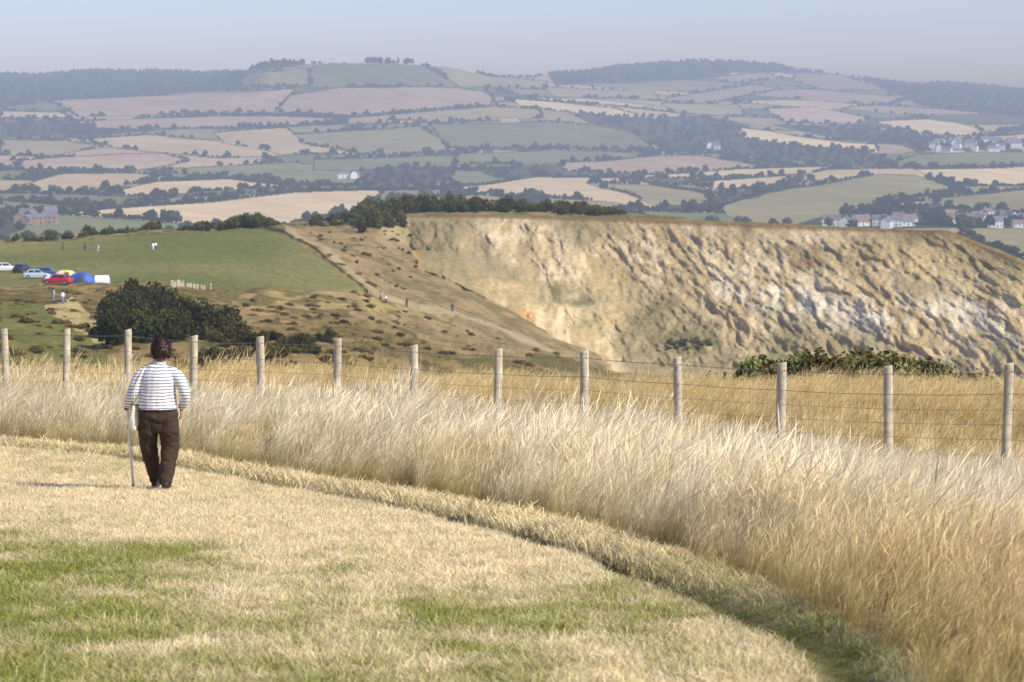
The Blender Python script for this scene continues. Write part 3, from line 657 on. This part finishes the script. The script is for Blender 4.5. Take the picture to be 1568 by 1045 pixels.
# ================================================================== CARS AND TENTS
rubber = simple("tyre_rubber", (.02, .02, .02), .8, .1, 5, True); chrome = simple("wheel_alloy", (.5, .5, .5), .35, .1, 5, True, .7); cglass = simple("car_glass", (.03, .04, .05), .08, .1, 2, True)
lampm = simple("lamp_lens", (.7, .1, .05), .2, .1, 3, True)
def car(p, rot, paint, L=4.2, W=1.72, H=1.45, estate=False):
    bm = bmesh.new(); l = L/2; w2 = W/2
    st = [(-l, .42, .78, .80), (-l+.12, .25, .92, .93), (-l+.7, .2, .95, 1), (-.4, .2, .93, 1), (.75, .2, .92, 1), (l-.55, .2, .80, .98), (l-.1, .24, .66, .90), (l, .38, .56, .80)]
    rings = []
    for x, zb, ztp, wf in st:
        y = w2*wf; rings.append([bm.verts.new(v) for v in [(x, -y*.92, zb), (x, -y, zb+.12), (x, -y, ztp-.14), (x, -y*.9, ztp), (x, y*.9, ztp), (x, y, ztp-.14), (x, y, zb+.12), (x, y*.92, zb)]])
    for a, b in zip(rings[:-1], rings[1:]):
        for j in range(8): bm.faces.new((a[j], b[j], b[(j+1) % 8], a[(j+1) % 8]))
    bm.faces.new(rings[0]); bm.faces.new(rings[-1][::-1])
    xb0, xb1 = (-l+.1, -l+.35) if estate else (-l+.35, -l+.95); xf1, xf0 = .35, 1.05; zc = .9; y0 = w2*.9; y1 = w2*.74
    lo = [bm.verts.new(v) for v in [(xb0, -y0, zc), (xf0, -y0, zc), (xf0, y0, zc), (xb0, y0, zc)]]; hi = [bm.verts.new(v) for v in [(xb1, -y1, H), (xf1, -y1, H), (xf1, y1, H), (xb1, y1, H)]]
    for j in range(4): bm.faces.new((lo[j], lo[(j+1) % 4], hi[(j+1) % 4], hi[j]))
    bm.faces.new(hi)
    bmesh.ops.recalc_face_normals(bm, faces=bm.faces)
    def pane(pts, off, mi=1):
        f = bm.faces.new([bm.verts.new(Vector(q)+Vector(off)) for q in pts]); f.material_index = mi
    def lerp(a, b, t): return Vector(a)*(1-t)+Vector(b)*t
    for s in (-1, 1):
        A_, B_, C2, D_ = (xb0, s*y0, zc), (xf0, s*y0, zc), (xf1, s*y1, H), (xb1, s*y1, H)
        for (t0, t1) in ((.08, .46), (.52, .92)):
            pane([lerp(lerp(A_, B_, t0), lerp(D_, C2, t0), .18), lerp(lerp(A_, B_, t1), lerp(D_, C2, t1), .18), lerp(lerp(A_, B_, t1), lerp(D_, C2, t1), .86), lerp(lerp(A_, B_, t0), lerp(D_, C2, t0), .86)], (0, s*.012, .003))
    for (xa, xb, off) in ((xb0, xb1, -.012), (xf0, xf1, .012)):
        A_, B_, C2, D_ = (xa, -y0, zc), (xa, y0, zc), (xb, y1, H), (xb, -y1, H)
        pane([lerp(lerp(A_, B_, .1), lerp(D_, C2, .1), .15), lerp(lerp(A_, B_, .9), lerp(D_, C2, .9), .15), lerp(lerp(A_, B_, .9), lerp(D_, C2, .9), .88), lerp(lerp(A_, B_, .1), lerp(D_, C2, .1), .88)], (off, 0, .003))
    for s in (-1, 1): pane([(-l-.01, s*.55, .66), (-l-.01, s*.72, .66), (-l-.01, s*.72, .76), (-l-.01, s*.55, .76)], (0, 0, 0), 4)
    for wx_ in (-l+.75, l-.78):
        for s in (-1, 1):
            for (rad, yo, mi) in ((.32, .02, 2), (.2, .035, 3)):
                vs = [bm.verts.new((wx_+rad*math.cos(a*math.pi/8), s*(w2+yo), .32+rad*math.sin(a*math.pi/8))) for a in range(16)]
                vi = [bm.verts.new((wx_+rad*math.cos(a*math.pi/8), s*(w2-.18), .32+rad*math.sin(a*math.pi/8))) for a in range(16)]
                f = bm.faces.new(vs); f.material_index = mi
                for a in range(16):
                    f = bm.faces.new((vs[a], vs[(a+1) % 16], vi[(a+1) % 16], vi[a])); f.material_index = mi
    me = bpy.data.meshes.new("car"); bm.to_mesh(me); bm.free()
    pm = simple("car_paint", paint, .3, .05, 3, True)
    o = add("parked_car", me, [pm, cglass, rubber, chrome, lampm], None, p); o.rotation_euler = (0, 0, rot); return o
for (x, y, rot, colr, est) in ((8, 416, .3, (.7, .7, .7), True), (34, 418, 1.3, (.03, .04, .08), False), (56, 427, .2, (.45, .52, .6), False), (88, 443, 2.9, (.5, .03, .04), False), (72, 424, .1, (.05, .1, .25), True), (-50, 422, .4, (.3, .3, .32), False), (-110, 430, .1, (.5, .5, .5), True)):
    car(Vector(mid_at(x, y)), rot, colr, estate=est)
def dome_tent(p, R, H, c1, c2, rot, name="dome_tent"):
    bm = bmesh.new(); rings = []
    for i in range(9):
        ph = i/8*math.pi/2; r = max(math.cos(ph), .01)**.75; rings.append([bm.verts.new((R*1.2*r*math.cos(a*math.pi/12), R*r*math.sin(a*math.pi/12), H*math.sin(ph))) for a in range(24)])
    for i in range(8):
        for a in range(24):
            f = bm.faces.new((rings[i][a], rings[i][(a+1) % 24], rings[i+1][(a+1) % 24], rings[i+1][a])); f.material_index = 2 if (a in (17, 18) and i < 5) else (a//4) % 2
    me = bpy.data.meshes.new("tent"); bm.to_mesh(me); bm.free()
    o = add(name, me, [simple("tent_fabric_a", c1, .6, .05, 2, True), simple("tent_fabric_b", c2, .6, .05, 2, True), simple("tent_door", (.05, .06, .1), .8, .05, 2, True)], None, p); o.rotation_euler = (0, 0, rot)
dome_tent(Vector(mid_at(100, 430)), 1.6, 1.6, (.75, .62, .05), (.75, .75, .7), .3); dome_tent(Vector(mid_at(124, 440)), 1.7, 1.6, (.03, .08, .35), (.05, .14, .5), .1); dome_tent(Vector(mid_at(135, 436)), 1.2, 1.2, (.02, .05, .2), (.03, .08, .3), .6)
dome_tent(Vector(mid_at(78, 432)), 1.1, 1.1, (.1, .2, .5), (.7, .7, .7), .6)
def ridge_tent(p, rot, col):
    bm = bmesh.new(); v = [bm.verts.new(q) for q in [(-1.1, -1, 0), (1.1, -1, 0), (1.1, -1, .8), (-1.1, -1, .8), (-1.1, 1, 0), (1.1, 1, 0), (1.1, 1, .8), (-1.1, 1, .8), (-1, 0, 1.45), (1, 0, 1.45)]]
    for f in ((0, 1, 2, 3), (5, 4, 7, 6), (3, 2, 9, 8), (6, 7, 8, 9), (0, 3, 8, 7, 4), (1, 5, 6, 9, 2)): bm.faces.new([v[i] for i in f])
    me = bpy.data.meshes.new("ridge_tent"); bm.to_mesh(me); bm.free(); o = add("ridge_tent", me, [simple("white_canvas", col, .7, .05, 2, True)], None, p); o.rotation_euler = (0, 0, rot)
ridge_tent(Vector(mid_at(156, 438)), .2, (.8, .8, .8))
# low stone wall
stone = simple("pale_stone", (.5, .43, .32), .9, .3, 2, True)
bmw = bmesh.new()
for i in range(26):
    x = 262+i*2.4; 
    if random.random() < .2: continue
    p = mid_at(x, 446); h = random.uniform(.5, 1.1); r = bmesh.ops.create_cube(bmw, size=1); bmesh.ops.scale(bmw, verts=r['verts'], vec=(.24, .5, h)); bmesh.ops.translate(bmw, verts=r['verts'], vec=(p[0], p[1], p[2]+h/2-.05))
bmesh.ops.bevel(bmw, geom=bmw.edges[:], offset=.04, segments=1, affect='EDGES')
me = bpy.data.meshes.new("wall"); bmw.to_mesh(me); bmw.free(); add("low_stone_wall", me, [stone])

# ================================================================== WOMAN
parts = []   # (verts, faces, label)
def ringtube(pts, radii, label, ref=(0, 1, 0), seg=18, sub=4):
    """closed tube through pts, radii = r or (a,b)"""
    pts = [Vector(p) for p in pts]; rd = [(r, r) if not isinstance(r, tuple) else r for r in radii]
    P = []; Rr = []
    n = len(pts)
    for i in range(n-1):
        p0 = pts[max(i-1, 0)]; p1 = pts[i]; p2 = pts[i+1]; p3 = pts[min(i+2, n-1)]
        for k in range(sub):
            t = k/sub; t2 = t*t; t3 = t2*t
            P.append(0.5*((2*p1)+(p2-p0)*t+(2*p0-5*p1+4*p2-p3)*t2+(3*p1-p0-3*p2+p3)*t3)); s = t2*(3-2*t)
            Rr.append((rd[i][0]*(1-s)+rd[i+1][0]*s, rd[i][1]*(1-s)+rd[i+1][1]*s))
    P.append(pts[-1]); Rr.append(rd[-1])
    d0 = (P[0]-P[1]).normalized(); d1 = (P[-1]-P[-2]).normalized(); r0 = min(Rr[0]); r1 = min(Rr[-1])
    P = [P[0]+d0*r0*.75, P[0]+d0*r0*.5]+P+[P[-1]+d1*r1*.5, P[-1]+d1*r1*.75]
    Rr = [tuple(x*.35 for x in Rr[0]), tuple(x*.8 for x in Rr[0])]+Rr+[tuple(x*.8 for x in Rr[-1]), tuple(x*.35 for x in Rr[-1])]
    V = []; Q = []
    for i, (p, r) in enumerate(zip(P, Rr)):
        t = (P[min(i+1, len(P)-1)]-P[max(i-1, 0)]).normalized(); b = Vector(ref); b = (b-t*b.dot(t)); b.normalize(); a = b.cross(t)
        for j in range(seg):
            an = 2*math.pi*j/seg; V.append(p+a*(r[0]*math.cos(an))+b*(r[1]*math.sin(an)))
    for i in range(len(P)-1):
        for j in range(seg): Q.append((i*seg+j, i*seg+(j+1) % seg, (i+1)*seg+(j+1) % seg, (i+1)*seg+j))
    Q.append(tuple(range(seg))[::-1]); Q.append(tuple((len(P)-1)*seg+j for j in range(seg)))
    parts.append((V, Q, label))
SH, TR, SK, HA, SHO = 0, 1, 2, 3, 4
ringtube([(0, .01, .70), (0, .01, .78), (0, .01, .86)], [(.175, .135), (.212, .160), (.205, .15)], TR)
ringtube([(.0, .0, .87), (0, 0, .93), (0, 0, 1.05), (.005, -.005, 1.16), (.01, 0, 1.24), (.012, .01, 1.30), (.018, .015, 1.345)], [(.207, .158), (.205, .153), (.192, .142), (.190, .136), (.175, .124), (.135, .10), (.08, .07)], SH)
ringtube([(.022, .015, 1.33), (.03, .02, 1.41)], [(.056, .058), (.052, .055)], SK)
ringtube([(.035, .04, 1.40), (.036, .035, 1.45), (.037, .03, 1.51), (.038, .025, 1.56), (.038, .02, 1.585)], [(.045, .055), (.066, .082), (.076, .094), (.068, .085), (.045, .055)], SK)
ringtube([(.037, .12, 1.515), (.037, .142, 1.478)], [.009, .014], SK, ref=(1, 0, 0)); ringtube([(.037, .115, 1.445), (.037, .118, 1.43)], [(.022, .008)]*2, SK, ref=(0, 1, 0))
for s in (-1, 1): ringtube([(.037+s*.078, .02, 1.515), (.037+s*.082, .012, 1.475)], [(.010, .018), (.008, .012)], SK)
ringtube([(-.11, 0, 1.262), (-.190, -.005, 1.205), (-.252, -.03, 1.05), (-.30, .04, .95), (-.33, .11, .885)], [.062, .068, .060, .054, .043], SH)
ringtube([(.13, 0, 1.262), (.212, -.005, 1.205), (.285, -.05, 1.06), (.285, -.01, .96), (.250, .045, .885)], [.062, .068, .060, .054, .043], SH)
ringtube([(-.330, .10, .905), (-.335, .125, .878), (-.333, .15, .872)], [(.026, .03), (.034, .022), (.03, .018)], SK)
for i, (yy, ln) in enumerate(((.095, .85), (.117, 1.0), (.139, 1.08), (.161, .98))):
    ringtube([(-.340, yy, .885), (-.365, yy, .872), (-.367, yy, .85-.004*ln), (-.350, yy, .838), (-.350+.018*ln, yy, .840)], [.010, .0095, .009, .0085, .0075], SK, sub=3, seg=10)
ringtube([(-.315, .10, .888), (-.303, .115, .868), (-.310, .14, .848), (-.325, .152, .842)], [.012, .011, .010, .008], SK, sub=3, seg=10)
ringtube([(.250, .045, .90), (.245, .062, .865), (.242, .072, .825)], [(.026, .026), (.018, .038), (.016, .036)], SK)
for i, (yy, ln) in enumerate(((.040, .8), (.062, .97), (.084, 1.05), (.105, .95))):
    ringtube([(.243, yy, .83), (.240, yy+.004, .83-.042*ln), (.232, yy+.008, .83-.068*ln), (.218, yy+.01, .83-.085*ln)], [.0098, .009, .0085, .0075], SK, sub=3, seg=10)
ringtube([(.245, .09, .865), (.240, .118, .840), (.232, .130, .812), (.225, .134, .792)], [.012, .011, .010, .008], SK, sub=3, seg=10)
ringtube([(-.088, .0, .80), (-.105, .02, .66), (-.115, .085, .46), (-.085, .15, .27), (-.058, .20, .085)], [(.112, .135), (.113, .125), (.094, .09), (.080, .08), (.068, .075)], TR)
ringtube([(.095, .0, .80), (.110, -.0, .66), (.122, .02, .46), (.105, -.05, .27), (.085, -.115, .105)], [(.112, .135), (.113, .125), (.098, .09), (.086, .082), (.074, .078)], TR)
ringtube([(-.058, .145, .025), (-.062, .22, .03), (-.068, .31, .012), (-.07, .36, .0)], [(.040, .042), (.043, .04), (.046, .03), (.036, .022)], SHO, ref=(0, 0, 1))
ringtube([(.085, -.165, .075), (.088, -.09, .06), (.094, .0, .035), (.096, .05, .026)], [(.040, .042), (.043, .042), (.046, .03), (.036, .022)], SHO, ref=(0, 0, 1))
def body_mesh(voxel):
    V = []; Q = []; lab = []
    for v, q, l in parts:
        o = len(V); V += v; Q += [tuple(i+o for i in f) for f in q]; lab += [l]*len(v)
    me = bpy.data.meshes.new("body_src"); me.from_pydata([tuple(v) for v in V], [], Q); me.update()
    ob = bpy.data.objects.new("body_src", me); scene.collection.objects.link(ob)
    r = ob.modifiers.new("r", 'REMESH'); r.mode = 'VOXEL'; r.voxel_size = voxel
    s = ob.modifiers.new("s", 'SMOOTH'); s.iterations = 3; s.factor = .5
    bpy.context.view_layer.update(); dg = bpy.context.evaluated_depsgraph_get(); out = bpy.data.meshes.new_from_object(ob.evaluated_get(dg)); bpy.data.objects.remove(ob)
    kd = kdtree.KDTree(len(V)); [kd.insert(v, i) for i, v in enumerate(V)]; kd.balance()
    n = len(out.vertices); co = np.empty(n*3, np.float32); out.vertices.foreach_get("co", co); co = co.reshape(-1, 3); no = np.array([v.normal[:] for v in out.vertices])
    x, y, z = co.T; leg = ss(.90, .80, z)*ss(.04, .12, z)*(np.abs(x) < .22); shi = ss(.88, .92, z)*ss(1.38, 1.32, z)
    w_ = leg*(.020*(fbm(x*9+z*4, z*11+y*3, 3, 5)-.5)+.012*(vn(z*26+x*9, x*8+y*6, 7)-.5))+shi*(.022*(fbm(x*8+y*3, z*7-x*5, 3, 8)-.5))
    co = co+no*w_[:, None]; out.vertices.foreach_set("co", co.astype(np.float32).ravel())
    mi = []
    for p in out.polygons:
        l = lab[kd.find(p.center)[1]]
        if l == TR and p.center.z > .868 : l = SH
        if l == SH and p.center.z < .868 and abs(p.center.x) < .205: l = TR
        mi.append(l)
    out.polygons.foreach_set("material_index", np.array(mi, np.int32)); out.polygons.foreach_set("use_smooth", np.ones(len(mi), bool)); out.update(); return out
def fabric_striped():
    m, n, out = newmat("striped_jersey"); N = n.nodes; tc = N.new("ShaderNodeTexCoord"); sp = N.new("ShaderNodeSeparateXYZ"); n.links.new(tc.outputs['Object'], sp.inputs[0])
    no = N.new("ShaderNodeTexNoise"); no.inputs['Scale'].default_value = 7; n.links.new(tc.outputs['Object'], no.inputs[0])
    a = N.new("ShaderNodeMath"); a.operation = 'MULTIPLY_ADD'; a.inputs[1].default_value = .03; n.links.new(no.outputs[0], a.inputs[0]); n.links.new(sp.outputs[2], a.inputs[2])
    b = N.new("ShaderNodeMath"); b.operation = 'MULTIPLY'; b.inputs[1].default_value = 1/.033; n.links.new(a.outputs[0], b.inputs[0])
    f = N.new("ShaderNodeMath"); f.operation = 'FRACT'; n.links.new(b.outputs[0], f.inputs[0])
    l = N.new("ShaderNodeMath"); l.operation = 'LESS_THAN'; l.inputs[1].default_value = .27; n.links.new(f.outputs[0], l.inputs[0])
    mx = N.new("ShaderNodeMix"); mx.data_type = 'RGBA'; mx.inputs[6].default_value = (.80, .80, .80, 1); mx.inputs[7].default_value = (.10, .12, .22, 1); n.links.new(l.outputs[0], mx.inputs[0])
    p = N.new("ShaderNodeBsdfPrincipled"); p.inputs['Roughness'].default_value = .85; n.links.new(mx.outputs[2], p.inputs['Base Color']); n.links.new(p.outputs[0], out.inputs[0]); return m
skin = simple("skin", (.52, .30, .20), .55, .08, 12); hairm = simple("dark_auburn_hair", (.035, .014, .009), .5, .5, 60)
trous = simple("brown_trousers", (.045, .028, .018), .9, .2, 15); shoem = simple("dark_leather", (.03, .02, .015), .6, .2, 20)
bmain = body_mesh(.005)
WY = 30.0; WX = (240-784)/4345*WY; wz = float(gz(WX, WY))
woman = bpy.data.objects.new("woman_walking", None); scene.collection.objects.link(woman); woman.location = (WX, WY, wz+.01)
bo = add("body", bmain, [fabric_striped(), trous, skin, hairm, shoem], woman)
def hair_mesh(nl=900, seed=3):
    r = np.random.default_rng(seed); V = []; Q = []; c = np.array([.037, .018, 1.505])
    for i in range(nl):
        d = r.normal(size=3); d /= np.linalg.norm(d)
        if d[1] > .45 and d[2] < .45: continue
        if d[2] < -.75: continue
        base = c+d*np.array([.096, .108, .118]); 
        fall = np.array([d[0]*.25, d[1]*.25-.05, -1.0])+r.normal(size=3)*.35; fall -= d*np.dot(fall, d)*.75; fall /= np.linalg.norm(fall)
        ln = r.uniform(.03, .06); t = np.cross(d, fall); t /= np.linalg.norm(t)+1e-9; w_ = r.uniform(.004, .009); q = len(V)
        for k in range(4):
            s = k/3; p = base+fall*ln*s+d*(.014*math.sin(s*3.0)+.004); ww = w_*(1-.8*s); V += [p-t*ww, p+t*ww]
        for k in range(3): Q.append((q+2*k, q+2*k+1, q+2*k+3, q+2*k+2))
    o = len(V); nu, nv = 20, 12; Vc = []
    for j in range(nv):
        ph = -.9+j/(nv-1)*(math.pi/2+.9)
        for i in range(nu):
            th = 2*math.pi*i/nu; dd = np.array([math.cos(th)*math.cos(ph), math.sin(th)*math.cos(ph), math.sin(ph)])
            k = 1.0 if not (dd[1] > .35 and dd[2] < .5) else .70
            Vc.append(c+dd*np.array([.098, .112, .120])*k*(1+.06*(fbm(np.array(dd[0]*4), np.array(dd[2]*4+dd[1]*3), 2, 3)-.5)))
    V += Vc
    for j in range(nv-1):
        for i in range(nu): Q.append((o+j*nu+i, o+j*nu+(i+1) % nu, o+(j+1)*nu+(i+1) % nu, o+(j+1)*nu+i))
    return mesh_np("hair", np.array(V), np.array(Q))
hm = hair_mesh(); add("hair", hm, [hairm], woman)
eyem = simple("eye_white", (.8, .8, .8), .2, .02, 5)
for s in (-1, 1):
    bm = bmesh.new(); bmesh.ops.create_uvsphere(bm, u_segments=12, v_segments=8, radius=.011); me = bpy.data.meshes.new("eye"); bm.to_mesh(me); bm.free(); add("eye", me, [eyem], woman, (.037+s*.03, .112, 1.508))
parts_save = parts
def tube_obj(name, pts, radii, mat, parent, seg=12):
    global parts
    parts = []; ringtube(pts, radii, 0, ref=(1, 0, 0), seg=seg); v, q, _ = parts[0]; parts = parts_save
    me = bpy.data.meshes.new(name); me.from_pydata([tuple(a) for a in v], [], q); me.update(); me.polygons.foreach_set("use_smooth", np.ones(len(q), bool)); return add(name, me, [mat], parent)
cane = bpy.data.objects.new("walking_cane", None); scene.collection.objects.link(cane); cane.location = woman.location
whitep = simple("white_enamel", (.78, .78, .76), .4, .05, 10); black = simple("black_rubber", (.02, .02, .02), .7, .1, 10)
tube_obj("handle", [(-.345, .075, .858), (-.345, .12, .862), (-.345, .17, .860), (-.343, .20, .84)], [.011, .012, .012, .010], black, cane)
tube_obj("shaft", [(-.344, .15, .85), (-.328, .21, .45), (-.310, .27, -.005)], [.0145, .0135, .013], whitep, cane)
tube_obj("band", [(-.3375, .178, .665), (-.3368, .1815, .64)], [.0165, .0165], black, cane)
tube_obj("tip", [(-.3105, .268, .012), (-.3095, .272, -.028)], [.017, .018], black, cane)
def bag():
    V = []; Q = []; nu, nv = 20, 14
    for j in range(nv):
        t = j/(nv-1); z = .905-.275*t; a = .040+.018*math.sin(t*2.6)-(.02 if j in (0, nv-1) else 0); b = .085+.025*t-(.03 if j in (0, nv-1) else 0)
        for i in range(nu):
            th = 2*math.pi*i/nu; k = 1+.14*math.sin(3*th+5*t)+.06*math.sin(7*th+9*t)
            V.append((-.245-.02*t+a*k*math.cos(th), .03+b*k*math.sin(th), z+.01*math.sin(2*th)))
    for j in range(nv-1):
        for i in range(nu): Q.append((j*nu+i, j*nu+(i+1) % nu, (j+1)*nu+(i+1) % nu, (j+1)*nu+i))
    me = bpy.data.meshes.new("bag"); me.from_pydata(V, [], Q+[tuple(range(nu))[::-1], tuple((nv-1)*nu+i for i in range(nu))]); me.update(); me.polygons.foreach_set("use_smooth", np.ones(len(me.polygons), bool)); return me
bagm = simple("cream_canvas", (.75, .70, .55), .9, .12, 14)
sb = bpy.data.objects.new("shoulder_bag", None); scene.collection.objects.link(sb); sb.location = woman.location
add("bag_body", bag(), [bagm], sb); tube_obj("strap", [(-.25, .03, .89), (-.24, -.10, .96), (-.222, -.115, 1.10), (-.16, -.09, 1.25), (-.12, .0, 1.325)], [.006]*5, bagm, sb)

# distant walkers
wmesh = body_mesh(.02)
def walker(x, y, shirt, tr, rot, h=1.0):
    e = bpy.data.objects.new("distant_walker", None); scene.collection.objects.link(e); p = mid_at(x, y); e.location = Vector(p); e.rotation_euler = (0, 0, rot); e.scale = (h,)*3
    me = wmesh.copy(); add("body", me, [simple("shirt", shirt, .8, .05, 5, True), simple("trousers", tr, .8, .05, 5, True), skin, hairm, shoem], e); add("hair", hm.copy(), [], e)
for a in ((131, 384, (.1, .1, .12), (.05, .05, .08), .5), (150, 386, (.75, .75, .75), (.6, .6, .6), 2.), (692, 482, (.05, .08, .2), (.1, .1, .15), 3.), (622, 467, (.06, .05, .05), (.08, .07, .07), 1.), (96, 470, (.7, .7, .7), (.2, .3, .5), 1.), (83, 468, (.6, .6, .6), (.3, .3, .4), 2.), (583, 462, (.3, .3, .35), (.05, .05, .06), 1.5), (591, 462, (.75, .72, .7), (.05, .05, .06), 4.5), (97, 384, (.1, .1, .1), (.1, .1, .1), 1.), (235, 384, (.8, .8, .8), (.7, .7, .7), 1.), (239, 383, (.8, .8, .8), (.1, .1, .2), 1.)): walker(*a)
